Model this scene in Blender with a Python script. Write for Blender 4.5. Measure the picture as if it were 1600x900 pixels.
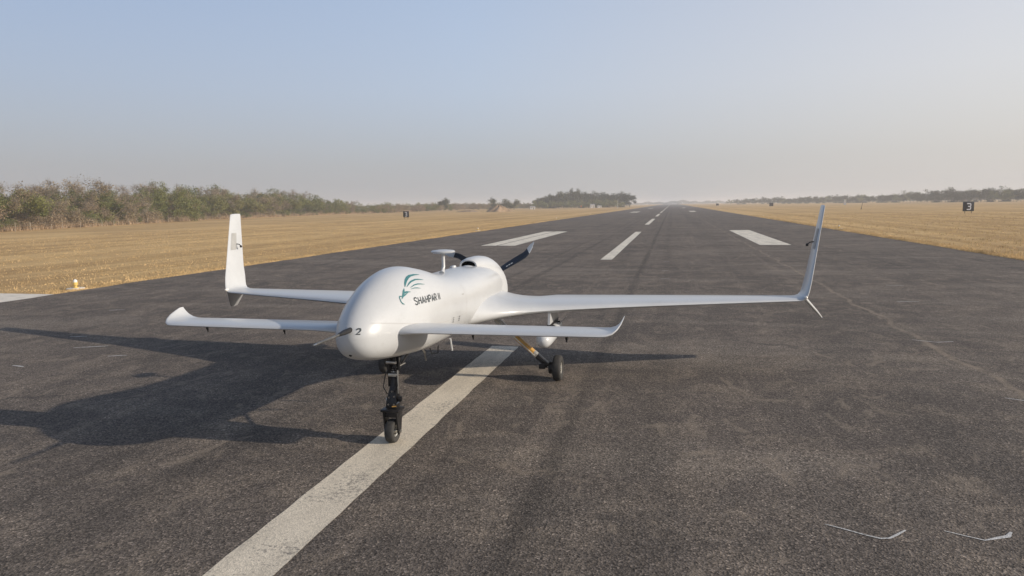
import bpy, bmesh, math, random
import numpy as np
from mathutils import Vector, Matrix

for o in list(bpy.data.objects):
    bpy.data.objects.remove(o)
scene = bpy.context.scene
COL = scene.collection
R = math.radians

# ------------------------------------------------------------------ camera
cam_data = bpy.data.cameras.new("camera")
cam = bpy.data.objects.new("camera", cam_data)
COL.objects.link(cam)
cam_data.sensor_width = 36.0
cam_data.lens = 24.0
cam_data.clip_start = 0.1
cam_data.clip_end = 20000.0
# horizon slope and vanishing point of the runway give the attitude of the camera
_F, _S = 1066.67, 0.0165
_u, _v = (1050 - 800) / _F, (317.3 - 450) / _F
_up = -Vector((_S, 1.0, -(_v + _S * _u))).normalized()
_yd = Vector((_u, _v, 1.0)).normalized()
_xd = _yd.cross(_up)
_m = Matrix(((_xd.x, -_xd.y, -_xd.z), (_yd.x, -_yd.y, -_yd.z), (_up.x, -_up.y, -_up.z)))
cam.matrix_world = Matrix.Translation((0, 0, 2.4)) @ _m.to_4x4()
scene.camera = cam

# ------------------------------------------------------------------ light
SUN = Vector((2.6, -0.16, 1.0)).normalized()          # towards the sun
elev = math.asin(SUN.z)
azim = math.atan2(SUN.x, SUN.y)                       # clockwise from +Y
world = bpy.data.worlds.new("World")
scene.world = world
world.use_nodes = True
wn, wl = world.node_tree.nodes, world.node_tree.links
wn.clear()
sky = wn.new("ShaderNodeTexSky")
sky.sky_type = 'NISHITA'
sky.sun_disc = False
sky.sun_elevation = elev
sky.sun_rotation = azim
sky.altitude = 0
sky.air_density = 1.0
sky.dust_density = 1.0
sky.ozone_density = 1.5
bg = wn.new("ShaderNodeBackground")
bg.inputs['Strength'].default_value = 0.12
wo = wn.new("ShaderNodeOutputWorld")


def _wmath(op, a, b=0.0):
    d = wn.new("ShaderNodeMath"); d.operation = op
    for i, v in enumerate((a, b)):
        if hasattr(v, 'links'): wl.new(v, d.inputs[i])
        else: d.inputs[i].default_value = v
    return d.outputs[0]


def _wramp(fac, stops):
    d = wn.new("ShaderNodeValToRGB")
    while len(d.color_ramp.elements) < len(stops): d.color_ramp.elements.new(.5)
    for e, (q, c) in zip(d.color_ramp.elements, stops):
        e.position = q; e.color = (c, c, c, 1) if isinstance(c, float) else (*c, 1)
    wl.new(fac, d.inputs[0])
    return d.outputs[0]


def _wmix(fac, a, b, mode='MIX'):
    d = wn.new("ShaderNodeMix"); d.data_type = 'RGBA'; d.blend_type = mode
    for i, v in ((0, fac), (6, a), (7, b)):
        if hasattr(v, 'links'): wl.new(v, d.inputs[i])
        else: d.inputs[i].default_value = v
    return d.outputs[2]


# dusty winter air: aerosol light that grows towards the sun and thickens to the horizon, all the way round
_tc = wn.new("ShaderNodeTexCoord")
_sp = wn.new("ShaderNodeSeparateXYZ"); wl.new(_tc.outputs['Generated'], _sp.inputs[0])
_z = _wmath('MAXIMUM', _sp.outputs[2], 0.0)
_hl = _wmath('SQRT', _wmath('ADD', _wmath('MULTIPLY', _sp.outputs[0], _sp.outputs[0]), _wmath('ADD', _wmath('MULTIPLY', _sp.outputs[1], _sp.outputs[1]), 1e-5)))
_sx, _sy = SUN.x / math.hypot(SUN.x, SUN.y), SUN.y / math.hypot(SUN.x, SUN.y)
_ca = _wmath('DIVIDE', _wmath('ADD', _wmath('MULTIPLY', _sp.outputs[0], _sx), _wmath('MULTIPLY', _sp.outputs[1], _sy)), _hl)
_ca = _wmath('ADD', _wmath('MULTIPLY', _ca, .5), .5)
_low = _wramp(_ca, [(0.0, (.385, .375, .395)), (.33, (.43, .43, .44)), (.645, (.60, .575, .555)), (1.0, (.78, .70, .62))])
_high = _wramp(_ca, [(0.0, (.36, .41, .55)), (.08, (.39, .44, .60)), (.33, (.60, .69, .88)), (.645, (.90, .86, .87)), (1.0, (1.0, .95, .88))])
_el = _wramp(_z, [(0.0, 0.0), (.06, .12), (.16, .60), (.30, 1.0)])
_haze = _wmix(1.0, _wmix(_el, _low, _high), (7.0, 7.0, 7.0, 1), 'MULTIPLY')
_fac = _wramp(_z, [(0.0, 1.0), (.05, .93), (.28, .55), (.5, .16), (1.0, .04)])
wl.new(_wmix(_fac, sky.outputs[0], _haze), bg.inputs[0])
wl.new(bg.outputs[0], wo.inputs[0])

sl = bpy.data.lights.new("sun", 'SUN')
sl.energy = 3.8
sl.angle = R(0.6)
sl.color = (1.0, 0.895, 0.76)
sun = bpy.data.objects.new("sun", sl)
COL.objects.link(sun)
sun.location = (30, -5, 20)
sun.rotation_euler = (-SUN).to_track_quat('-Z', 'Y').to_euler()

scene.view_settings.view_transform = 'Standard'
scene.view_settings.look = 'None'
scene.view_settings.gamma = 1.0
scene.view_settings.use_curve_mapping = False
scene.view_settings.exposure = 0.25

# ------------------------------------------------------------------ helpers
rng = np.random.default_rng(7)
random.seed(7)


def link(o, parent=None):
    COL.objects.link(o)
    if parent is not None:
        o.parent = parent
    return o


def tag(o, label=None, cat=None, group=None, kind=None):
    if label: o["label"] = label
    if cat: o["category"] = cat
    if group: o["group"] = group
    if kind: o["kind"] = kind
    return o


def empty(name, loc, rz=0.0):
    o = bpy.data.objects.new(name, None)
    o.empty_display_size = 0.3
    o.location = loc
    o.rotation_euler = (0, 0, rz)
    return link(o)


def mesh(name, verts, faces, mat, parent=None, smooth=None, origin=None, mats=None, midx=None):
    me = bpy.data.meshes.new(name)
    v = np.asarray(verts, float)
    if origin is not None:
        v = v - np.asarray(origin, float)
    me.from_pydata(v.tolist(), [], [list(f) for f in faces])
    for m in (mats or [mat]):
        me.materials.append(m)
    if midx is not None:
        me.polygons.foreach_set('material_index', midx)
    if smooth is not None:
        me.polygons.foreach_set('use_smooth', [True] * len(me.polygons))
        if smooth < 179:
            me.set_sharp_from_angle(angle=R(smooth))
    me.update()
    o = bpy.data.objects.new(name, me)
    return link(o, parent)


def quads_mesh(name, V, nper, mat, parent=None, smooth=False):
    """V: (n, nper, 3) array of separate polygons -> one fast mesh"""
    V = np.asarray(V, np.float32)
    n = V.shape[0]
    me = bpy.data.meshes.new(name)
    me.vertices.add(n * nper)
    me.vertices.foreach_set('co', V.reshape(-1))
    me.loops.add(n * nper)
    me.loops.foreach_set('vertex_index', np.arange(n * nper, dtype=np.int32))
    me.polygons.add(n)
    me.polygons.foreach_set('loop_start', np.arange(n, dtype=np.int32) * nper)
    me.update(calc_edges=True)
    me.materials.append(mat)
    o = bpy.data.objects.new(name, me)
    return link(o, parent)


class MB:
    """collects simple solids into one mesh"""
    def __init__(self):
        self.v, self.f = [], []

    def add(self, v, f):
        k = len(self.v)
        self.v += [tuple(p) for p in v]
        self.f += [tuple(i + k for i in q) for q in f]
        return self

    def box(self, c, s, rot=None):
        v = []
        for dx in (-.5, .5):
            for dy in (-.5, .5):
                for dz in (-.5, .5):
                    p = Vector((dx * s[0], dy * s[1], dz * s[2]))
                    if rot is not None: p = rot @ p
                    v.append(Vector(c) + p)
        return self.add(v, [(0, 1, 3, 2), (4, 6, 7, 5), (0, 4, 5, 1), (2, 3, 7, 6), (0, 2, 6, 4), (1, 5, 7, 3)])

    def tube(self, pts, rad, n=12, cap=True, squash=None):
        pts = [Vector(p) for p in pts]
        if not isinstance(rad, (list, tuple)): rad = [rad] * len(pts)
        rings = []
        for i, p in enumerate(pts):
            t = (pts[min(i + 1, len(pts) - 1)] - pts[max(i - 1, 0)]).normalized()
            a = t.orthogonal() if abs(t.z) > .95 else t.cross(Vector((0, 0, 1)))
            a.normalize()
            b = t.cross(a)
            s = squash or (1, 1)
            rings.append([p + (a * math.cos(2 * math.pi * k / n) * s[0] + b * math.sin(2 * math.pi * k / n) * s[1]) * rad[i] for k in range(n)])
        return self.rings(rings, cap)

    def rings(self, rings, cap=True):
        n = len(rings[0])
        v = [p for r in rings for p in r]
        f = []
        for i in range(len(rings) - 1):
            for k in range(n):
                f.append((i * n + k, i * n + (k + 1) % n, (i + 1) * n + (k + 1) % n, (i + 1) * n + k))
        if cap:
            f.append(tuple(range(n))[::-1])
            f.append(tuple(range((len(rings) - 1) * n, len(rings) * n)))
        return self.add(v, f)

    def lathe(self, c, axis, prof, n=28, cap=True):
        """prof: list of (radius, height along axis)"""
        ax = Vector(axis).normalized()
        a = ax.orthogonal().normalized()
        b = ax.cross(a)
        return self.rings([[Vector(c) + ax * h + (a * math.cos(2 * math.pi * k / n) + b * math.sin(2 * math.pi * k / n)) * r for k in range(n)] for r, h in prof], cap)

    def build(self, name, mat, parent=None, smooth=35, origin=None):
        v = self.v
        o = mesh(name, v, self.f, mat, parent, smooth, origin)
        bm = bmesh.new(); bm.from_mesh(o.data)
        bmesh.ops.recalc_face_normals(bm, faces=bm.faces)
        bm.to_mesh(o.data); bm.free()
        if smooth is not None and smooth < 179:
            o.data.set_sharp_from_angle(angle=R(smooth))
        return o


def bevel(o, w, seg=2):
    bm = bmesh.new(); bm.from_mesh(o.data)
    ed = [e for e in bm.edges if len(e.link_faces) == 2 and e.calc_face_angle(0) > R(30)]
    bmesh.ops.bevel(bm, geom=ed, offset=w, segments=seg, affect='EDGES', profile=.5, clamp_overlap=True)
    bm.to_mesh(o.data); bm.free()
    o.data.polygons.foreach_set('use_smooth', [True] * len(o.data.polygons))
    o.data.set_sharp_from_angle(angle=R(40))
    return o


# ------------------------------------------------------------------ materials
class NT:
    def __init__(self, name):
        self.m = bpy.data.materials.new(name)
        self.m.use_nodes = True
        self.t = self.m.node_tree
        self.p = self.t.nodes['Principled BSDF']
        self.out = self.t.nodes['Material Output']

    def n(self, typ, **kw):
        d = self.t.nodes.new(typ)
        for k, v in kw.items():
            if k.startswith('_'): setattr(d, k[1:], v)
            else:
                d.inputs[int(k[1:]) if (k[0] == 'i' and k[1:].isdigit()) else k.replace('_', ' ')].default_value = v
        return d

    def l(self, a, b):
        self.t.links.new(a, b)

    def coord(self, sc=(1, 1, 1), src='Object', loc=(0, 0, 0)):
        c = self.n('ShaderNodeTexCoord'); mp = self.n('ShaderNodeMapping')
        mp.inputs['Scale'].default_value = sc
        mp.inputs['Location'].default_value = loc
        self.l(c.outputs[src], mp.inputs[0])
        return mp.outputs[0]

    def noise(self, vec, scale, detail=4, rough=.55, dist=0.0):
        d = self.n('ShaderNodeTexNoise', Scale=scale, Detail=detail, Roughness=rough, Distortion=dist)
        self.l(vec, d.inputs['Vector'])
        return d.outputs['Fac']

    def ramp(self, fac, stops, interp='LINEAR'):
        d = self.n('ShaderNodeValToRGB')
        cr = d.color_ramp
        cr.interpolation = interp
        while len(cr.elements) < len(stops): cr.elements.new(0.5)
        for e, (p, c) in zip(cr.elements, stops):
            e.position = p
            e.color = (c, c, c, 1) if isinstance(c, (int, float)) else (*c, 1)
        self.l(fac, d.inputs[0])
        return d.outputs[0]

    def mix(self, fac, a, b, mode='MIX'):
        d = self.n('ShaderNodeMix', _data_type='RGBA', _blend_type=mode)
        for sock, val in ((0, fac), (6, a), (7, b)):
            if hasattr(val, 'links'): self.l(val, d.inputs[sock])
            elif isinstance(val, (int, float)): d.inputs[sock].default_value = val if sock == 0 else (val, val, val, 1)
            else: d.inputs[sock].default_value = (*val, 1)
        return d.outputs[2]

    def math(self, op, a, b=0.0, c=None):
        d = self.n('ShaderNodeMath', _operation=op)
        for i, v in enumerate((a, b) if c is None else (a, b, c)):
            if hasattr(v, 'links'): self.l(v, d.inputs[i])
            else: d.inputs[i].default_value = v
        return d.outputs[0]

    def bump(self, h, strength=.3, dist=.01):
        d = self.n('ShaderNodeBump', Strength=strength, Distance=dist)
        self.l(h, d.inputs['Height'])
        self.l(d.outputs[0], self.p.inputs['Normal'])

    def set(self, **kw):
        for k, v in kw.items():
            s = self.p.inputs[k.replace('_', ' ')]
            if hasattr(v, 'links'): self.l(v, s)
            elif isinstance(v, (tuple, list)): s.default_value = (*v, 1)
            else: s.default_value = v
        return self


def simple(name, col, rough=.5, metal=0.0, var=.12, scale=8.0, coat=0.0):
    k = NT(name)
    f = k.noise(k.coord(), scale, 5, .6)
    c = k.ramp(f, [(.3, tuple(x * (1 - var) for x in col)), (.7, tuple(min(1, x * (1 + var)) for x in col))])
    k.set(Base_Color=c, Roughness=rough, Metallic=metal)
    if coat: k.set(Coat_Weight=coat)
    return k.m


def m_asphalt():
    k = NT('asphalt')
    P = k.coord()
    along = k.coord((1.0, .05, 1.0))
    big = k.noise(P, .22, 5, .6)
    base = k.ramp(big, [(.25, (0.087, 0.073, 0.061)), (.5, (0.117, 0.097, 0.081)), (.75, (0.160, 0.131, 0.106))])
    # blotches of worn, dustier surface
    mid = k.noise(P, 1.3, 6, .65, .6)
    base = k.mix(k.ramp(mid, [(.47, 0.0), (.70, .60)]), base, (0.246, 0.198, 0.152))
    # rubber and oil drawn along the runway
    st = k.noise(along, 1.1, 5, .6)
    base = k.mix(k.ramp(st, [(.52, 0.0), (.70, .45)]), base, (0.061, 0.052, 0.046))
    st2 = k.noise(k.coord((3.2, .035, 1), loc=(3, 8, 0)), 1.0, 4, .6)
    base = k.mix(k.ramp(st2, [(.54, 0.0), (.72, .35)]), base, (0.233, 0.188, 0.148))
    # paver joints across and along
    wv = k.noise(k.coord((.14, .55, 1.0), loc=(9, 2, 0)), .8, 7, .68)
    base = k.mix(k.ramp(wv, [(.50, 0.0), (.68, .55)]), base, (0.240, 0.203, 0.165))
    # rubber tracks that run beside the centreline
    sx0 = k.n('ShaderNodeSeparateXYZ'); k.l(P, sx0.inputs[0])
    for x0, w0, a0 in ((-1.08, .15, .85), (-4.45, .16, .7), (-5.3, .14, .6), (-.2, .35, .35), (2.6, .5, .3)):
        dd = k.math('ABSOLUTE', k.math('SUBTRACT', sx0.outputs[0], x0))
        tr = k.math('MULTIPLY', k.ramp(dd, [(0.0, 1.0), (w0 * .4, .8), (w0, 0.0)]), k.ramp(k.noise(k.coord((2.5, .12, 1), loc=(x0, 3, 0)), 1.0, 4, .6), [(.30, a0 * .35), (.58, a0)]))
        base = k.mix(tr, base, (0.070, 0.059, 0.050))
    # aggregate
    vo = k.n('ShaderNodeTexVoronoi', Scale=66.0); k.l(P, vo.inputs['Vector'])
    ag = k.ramp(vo.outputs['Color'], [(.12, .40), (.45, .85), (.75, 1.25), (.92, 2.0), (1.0, 3.2)])
    base = k.mix(1.0, base, ag, 'MULTIPLY')
    vo2 = k.n('ShaderNodeTexVoronoi', Scale=24.0); k.l(P, vo2.inputs['Vector'])
    sp = k.ramp(vo2.outputs['Distance'], [(.0, 1.0), (.10, 1.0), (.16, 0.0)])
    vg = k.ramp(vo2.outputs['Color'], [(.80, 0.0), (.88, 1.0)])
    base = k.mix(k.math('MULTIPLY', k.math('MULTIPLY', sp, vg), .75), base, (0.391, 0.333, 0.264))
    fine = k.noise(P, 60, 3, .7)
    base = k.mix(.8, base, k.ramp(fine, [(.3, .58), (.7, 1.42)]), 'MULTIPLY')
    # sandy seam that wanders along the runway
    sx = k.n('ShaderNodeSeparateXYZ'); k.l(P, sx.inputs[0])
    wob = k.noise(k.coord((0, 1, 0)), .55, 4, .6)
    d = k.math('ABSOLUTE', k.math('SUBTRACT', k.math('ADD', sx.outputs[0], k.math('MULTIPLY', wob, .7)), 4.55))
    seam = k.math('MULTIPLY', k.ramp(d, [(.0, 1.0), (.035, .8), (.07, 0.0)]), k.ramp(k.noise(P, 2.0, 4, .6), [(.34, .15), (.58, 1.0)]))
    base = k.mix(k.math('MULTIPLY', seam, .70), base, (0.279, 0.223, 0.164))
    # sharp-edged dusty scuffs
    sc_ = k.noise(k.coord((1.0, .55, 1), loc=(4, 1, 0)), 2.3, 9, .72, 1.2)
    base = k.mix(k.ramp(sc_, [(.56, 0.0), (.63, .55)]), base, (0.251, 0.203, 0.156))
    # thin cracks
    base = crack(k, P, base)
    k.set(Base_Color=base, Roughness=.88)
    k.p.inputs['Specular IOR Level'].default_value = .25
    h = k.math('ADD', k.math('MULTIPLY', vo.outputs['Distance'], .7), fine)
    k.bump(h, .8, .007)
    return k.m


def crack(k, P, base):
    vo = k.n('ShaderNodeTexVoronoi', Scale=.22, _feature='DISTANCE_TO_EDGE')
    nz = k.n('ShaderNodeTexNoise', Scale=1.2, Detail=6)
    k.l(P, nz.inputs['Vector'])
    add = k.n('ShaderNodeVectorMath', _operation='MULTIPLY_ADD')
    k.l(nz.outputs['Color'], add.inputs[0]); add.inputs[1].default_value = (1.3, 1.3, 0)
    k.l(P, add.inputs[2]); k.l(add.outputs[0], vo.inputs['Vector'])
    c = k.ramp(vo.outputs['Distance'], [(0, 1.0), (.004, .6), (.009, 0.0)])
    msk = k.ramp(k.noise(P, .12, 3, .6), [(.5, 0), (.6, .55)])
    return k.mix(k.math('MULTIPLY', c, msk), base, (.035, .033, .032))


def m_paint(name, col, wear=.5, src=1.0):
    k = NT(name)
    P = k.coord()
    vo = k.n('ShaderNodeTexVoronoi', Scale=85.0); k.l(P, vo.inputs['Vector'])
    ag = k.ramp(vo.outputs['Color'], [(.2, .78), (.6, 1.0), (.95, 1.15)])
    big = k.noise(k.coord((1, .25, 1)), 2.2, 6, .65)
    c = k.ramp(big, [(.3, tuple(x * .72 for x in col)), (.6, col)])
    c = k.mix(.8, c, ag, 'MULTIPLY')
    w = k.noise(P, 28, 5, .75)
    w2 = k.noise(P, 1.6, 4, .6)
    ws = k.math('ADD', k.math('MULTIPLY', w, .72), k.math('MULTIPLY', w2, .36))
    c = k.mix(k.ramp(ws, [(.56 + .06 * (1 - wear), 0.0), (.66 + .06 * (1 - wear), .8)]), c, (.15, .135, .12))
    k.set(Base_Color=c, Roughness=.8)
    k.bump(vo.outputs['Distance'], .4, .005)
    return k.m


def m_ground():
    k = NT('dry_grass_ground')
    P = k.coord()
    strip = k.noise(k.coord((1.0, .010, 1)), .17, 3, .55, .3)
    c = k.ramp(strip, [(.30, (0.354, 0.225, 0.105)), (.41, (0.541, 0.363, 0.168)), (.49, (0.634, 0.436, 0.210)), (.545, (0.447, 0.294, 0.134)), (.60, (0.593, 0.402, 0.189)), (.70, (0.510, 0.338, 0.155))])
    patch = k.noise(P, .09, 6, .6)
    c = k.mix(k.ramp(patch, [(.42, 0), (.66, .6)]), c, (0.354, 0.225, 0.109))
    md = k.noise(k.coord((1, .35, 1)), .9, 7, .7)
    c = k.mix(.9, c, k.ramp(md, [(.30, .86), (.55, 1.02), (.75, 1.10)]), 'MULTIPLY')
    fn = k.noise(P, 9.0, 6, .75)
    c = k.mix(.9, c, k.ramp(fn, [(.28, .72), (.55, 1.03), (.75, 1.22)]), 'MULTIPLY')
    k.set(Base_Color=c, Roughness=.95)
    k.p.inputs['Specular IOR Level'].default_value = .1
    k.bump(k.math('ADD', fn, k.math('MULTIPLY', md, 2.0)), .45, .10)
    return k.m


def m_leaf(name, cols, trans=.25):
    k = NT(name)
    oi = k.n('ShaderNodeObjectInfo')
    a = k.ramp(oi.outputs['Random'], [(i / max(1, len(cols) - 1), c) for i, c in enumerate(cols)])
    f = k.noise(k.coord(), .55, 3, .6)
    a = k.mix(.85, a, k.ramp(f, [(.3, .55), (.5, 1.0), (.7, 1.45)]), 'MULTIPLY')
    g = k.noise(k.coord(), 3.5, 2, .6)
    a = k.mix(.7, a, k.ramp(g, [(.3, .7), (.7, 1.3)]), 'MULTIPLY')
    k.set(Base_Color=a, Roughness=.7)
    k.p.inputs['Specular IOR Level'].default_value = .15
    if trans:
        tr = k.n('ShaderNodeBsdfTranslucent'); k.l(a, tr.inputs[0])
        mx = k.n('ShaderNodeMixShader'); mx.inputs[0].default_value = trans
        k.l(k.p.outputs[0], mx.inputs[1]); k.l(tr.outputs[0], mx.inputs[2])
        k.l(mx.outputs[0], k.out.inputs[0])
    return k.m


def m_white():
    k = NT('white_paint')
    P = k.coord()
    d = k.noise(P, 1.7, 6, .6)
    c = k.ramp(d, [(.3, (.455, .463, .468)), (.6, (.50, .508, .512))])
    g = k.noise(k.coord((6, 1, 3)), 5.0, 5, .7)
    c = k.mix(k.ramp(g, [(.55, 0), (.75, .30)]), c, (.37, .365, .35))
    k.set(Base_Color=c, Roughness=k.ramp(d, [(.3, .30), (.7, .40)]), Coat_Weight=.25, Coat_Roughness=.12)
    k.bump(k.noise(P, 3.0, 3, .5), .05, .02)
    return k.m


M = dict(
    asphalt=m_asphalt(), ground=m_ground(),
    paint=m_paint('white_runway_paint', (.70, .615, .485), .85),
    paint2=m_paint('worn_runway_paint', (.74, .675, .56), .4),
    chalk=m_paint('white_chalk', (.60, .585, .56), .8),
    concrete=simple('concrete', (.66, .60, .51), .9, var=.18, scale=3),
    white=m_white(),
    black=simple('black_metal', (.018, .017, .018), .42, .3, var=.4, scale=20),
    rubber=simple('tyre_rubber', (.035, .033, .031), .8, var=.3, scale=30),
    gunmetal=simple('gunmetal', (.15, .147, .14), .38, .6, var=.2, scale=20),
    steel=simple('steel', (.50, .49, .47), .28, 1.0, var=.15, scale=25),
    alloy=simple('wheel_alloy', (.55, .53, .48), .4, .7, var=.15, scale=20),
    gold=simple('gold_composite', (.55, .31, .075), .42, .1, var=.25, scale=14),
    blade=simple('propeller_black', (.012, .014, .022), .35, 0, var=.3, scale=12, coat=.3),
    tip=simple('propeller_tip_grey', (.50, .52, .54), .4, 0, var=.1),
    hole=simple('dark_opening', (.010, .010, .011), .8),
    teal=simple('teal_print', (.045, .155, .165), .5, var=.1),
    ink=simple('dark_print', (.045, .055, .060), .5, var=.1),
    seam=simple('panel_gap', (.42, .41, .40), .7),
    patch=simple('grey_patch', (.33, .325, .31), .5),
    yellow=simple('yellow_enamel', (.66, .46, .13), .45, var=.2),
    glass=simple('lamp_glass', (.75, .72, .66), .15, 0, var=.05),
    signblack=simple('sign_black', (.014, .015, .018), .5, var=.3),
    signwhite=simple('sign_white', (.85, .86, .88), .55, var=.05),
    bark=simple('bark', (.19, .155, .12), .95, var=.35, scale=3),
    palebark=simple('pale_bark', (.30, .255, .20), .95, var=.3, scale=3),
    earth=simple('bare_earth', (.30, .205, .125), .95, var=.3, scale=1.2),
    post=simple('weathered_post', (.27, .22, .165), .9, var=.3, scale=4),
    wire=simple('fence_wire', (.20, .185, .17), .7, .3),
    orange=simple('orange_cloth', (.60, .16, .04), .8),
    hut=simple('hut_wall', (.58, .56, .52), .85, var=.1),
    hutroof=simple('hut_roof', (.33, .31, .29), .8),
    straw=m_leaf('dry_grass_blades', [(.50, .355, .175), (.57, .41, .21)], .2),
    brush=m_leaf('dry_brush', [(.50, .37, .24), (.42, .30, .195)], .2),
    leaf_green=m_leaf('olive_leaves', [(.105, .130, .040), (.195, .200, .066), (.135, .150, .052), (.225, .210, .085), (.12, .14, .055)]),
    leaf_brown=m_leaf('dry_leaves', [(.29, .21, .13), (.34, .26, .165), (.26, .205, .12), (.315, .225, .155)]),
    leaf_dark=m_leaf('dark_leaves', [(.045, .055, .028), (.062, .068, .034), (.055, .060, .035)]),
)

# ------------------------------------------------------------------ setting
def sheet(name, poly, z, mat, parent=None):
    return mesh(name, [(x, y, z) for x, y in poly], [tuple(range(len(poly)))], mat, parent)


tag(mesh('ground', [(-3800, -400, -.03), (3800, -400, -.03), (3800, 4800, -.03), (-3800, 4800, -.03)], [(0, 1, 2, 3)], M['ground']), kind='structure',
    label='dry tan mown grass plain on both sides of the runway')

# runway slab with slightly ragged edges where the grass creeps in
RL, RR = -17.95, 13.15
ys = list(np.r_[np.arange(-40, 120, .6), np.arange(120, 400, 5), np.arange(400, 1700, 50)])
le = [(RL + .10 * math.sin(y * .7) * math.sin(y * .23) + random.uniform(-.06, .06), y) for y in ys]
re_ = [(RR + .05 * math.sin(y * .5) + random.uniform(-.03, .03), y) for y in ys]
vv, ff = [], []
for a, b in zip(le, re_):
    vv += [(a[0], a[1], -.03), (a[0], a[1], 0), (b[0], b[1], 0), (b[0], b[1], -.03)]
for i in range(len(ys) - 1):
    k = 4 * i
    for q in range(3):
        ff.append((k + q, k + q + 1, k + q + 5, k + q + 4))
runway = mesh('runway', vv, ff, M['asphalt'])
tag(runway, kind='structure', label='worn dark asphalt runway running away to the horizon')

CX = -2.765
def rect(name, x0, x1, y0, y1, mat, z=.004):
    n = max(2, int((y1 - y0) / .25)) if y0 < 20 else 6
    vs, fs = [], []
    for i in range(n + 1):
        y = y0 + (y1 - y0) * i / n
        j = .008 if 0 < i < n else 0
        vs += [(x0 + random.uniform(-j, j), y, z), (x1 + random.uniform(-j, j), y, z)]
    for i in range(n):
        fs.append((2 * i, 2 * i + 1, 2 * i + 3, 2 * i + 2))
    return mesh(name, vs, fs, mat, runway)


rect('centreline_stripe', CX - .235, CX + .235, -18.8, 11.2, M['paint'])
y = 29.8
for i in range(26):
    rect('centreline_stripe', CX - .25, CX + .25, y, y + 29.8, M['paint2'])
    y += 50
for (y0, y1) in ((40.2, 61.6), (190, 212), (340, 362)):
    rect('touchdown_marking', -11.35, -10.40, y0, y1, M['paint2'])
    rect('touchdown_marking', -10.30, -9.20, y0, y1, M['paint2'])
    rect('touchdown_marking', 4.80, 6.45, y0, y1, M['paint2'])

def ribbon(pts, w, z=.004):
    """flat ribbon along pts (x, y); w a number or one per point"""
    n = len(pts)
    ws = w if isinstance(w, (list, tuple)) else [w] * n
    vs, fs = [], []
    for i, p in enumerate(pts):
        a = Vector(pts[max(0, i - 1)]); b = Vector(pts[min(n - 1, i + 1)])
        t = (b - a).normalized(); nn = Vector((-t.y, t.x))
        vs += [(p[0] + nn.x * ws[i] / 2, p[1] + nn.y * ws[i] / 2, z), (p[0] - nn.x * ws[i] / 2, p[1] - nn.y * ws[i] / 2, z)]
    for i in range(n - 1):
        fs.append((2 * i, 2 * i + 1, 2 * i + 3, 2 * i + 2))
    return vs, fs


def tick(pts, w):
    v, f = ribbon(pts, [q * .78 for q in w])
    return mesh('chalk_tick', v, f, M['chalk'], runway)


tick([(1.14, 5.24), (1.26, 5.185), (1.38, 5.12), (1.475, 5.083), (1.54, 5.10), (1.60, 5.16), (1.687, 5.252)], [.012, .018, .02, .024, .022, .028, .016])
tick([(1.952, 5.295), (2.06, 5.245), (2.176, 5.194), (2.27, 5.245), (2.36, 5.29), (2.411, 5.366)], [.010, .014, .018, .035, .045, .02])
tick([(4.042, 12.786), (4.2, 12.69), (4.378, 12.613), (4.652, 12.708)], [.02, .028, .03, .03])
tick([(3.935, 9.143), (4.08, 9.06), (4.25, 9.03)], [.02, .025, .02])
for x, y, dx, dy in ((-13.5, 13.95, .34, .14), (-10.2, 8.56, .26, -.04), (-11.4, 10.8, .3, .1), (-10.4, 9.9, .5, .25), (-.35, 22.2, .3, 0), (-.35, 25.0, .26, 0), (-.33, 28.8, .26, .02),
                     (5.2, 17.6, .5, .1), (5.9, 21.0, .45, -.05), (-9.2, 9.4, .28, .12)):
    tick([(x, y), (x + dx * .5, y + dy * .5 + .01), (x + dx, y + dy)], [.03, .05, .03])

apron = mesh('concrete_apron', [(-40, 14.93, -.06), (-17.6, 14.93, -.06), (-17.6, 16.62, -.06), (-40, 16.62, -.06), (-40, 14.93, -.005), (-17.6, 14.93, -.005), (-17.6, 16.62, -.005), (-40, 16.62, -.005)],
             [(4, 5, 6, 7), (0, 1, 5, 4), (1, 2, 6, 5), (2, 3, 7, 6)], M['concrete'])
tag(apron, 'pale concrete strip joining the left edge of the runway', kind='structure')

# ------------------------------------------------------------------ aircraft
XC, YC = -2.775, 8.3
uav = empty('unmanned_aircraft', (XC, YC, 0))
tag(uav, 'white unmanned aircraft with canards, tall winglets and pusher propeller parked on the centreline', 'drone aircraft')
ORG = (0, YC, 0)      # part coordinates: x from the aircraft's own plane, y along the runway, z up

#BEGIN_FUS
def pchip(xs, ys):
    xs = list(xs); ys = list(ys); n = len(xs)
    h = [xs[i + 1] - xs[i] for i in range(n - 1)]
    d = [(ys[i + 1] - ys[i]) / h[i] for i in range(n - 1)]
    m = [d[0]] + [0 if d[i - 1] * d[i] <= 0 else 2 * d[i - 1] * d[i] / (d[i - 1] + d[i]) for i in range(1, n - 1)] + [d[-1]]
    def f(x):
        x = min(max(x, xs[0]), xs[-1])
        i = 0
        while i < n - 2 and x > xs[i + 1]: i += 1
        t = (x - xs[i]) / h[i]
        return ((1 + 2 * t) * (1 - t) ** 2 * ys[i] + t * (1 - t) ** 2 * h[i] * m[i] + t * t * (3 - 2 * t) * ys[i + 1] + t * t * (t - 1) * h[i] * m[i + 1])
    return f


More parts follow.
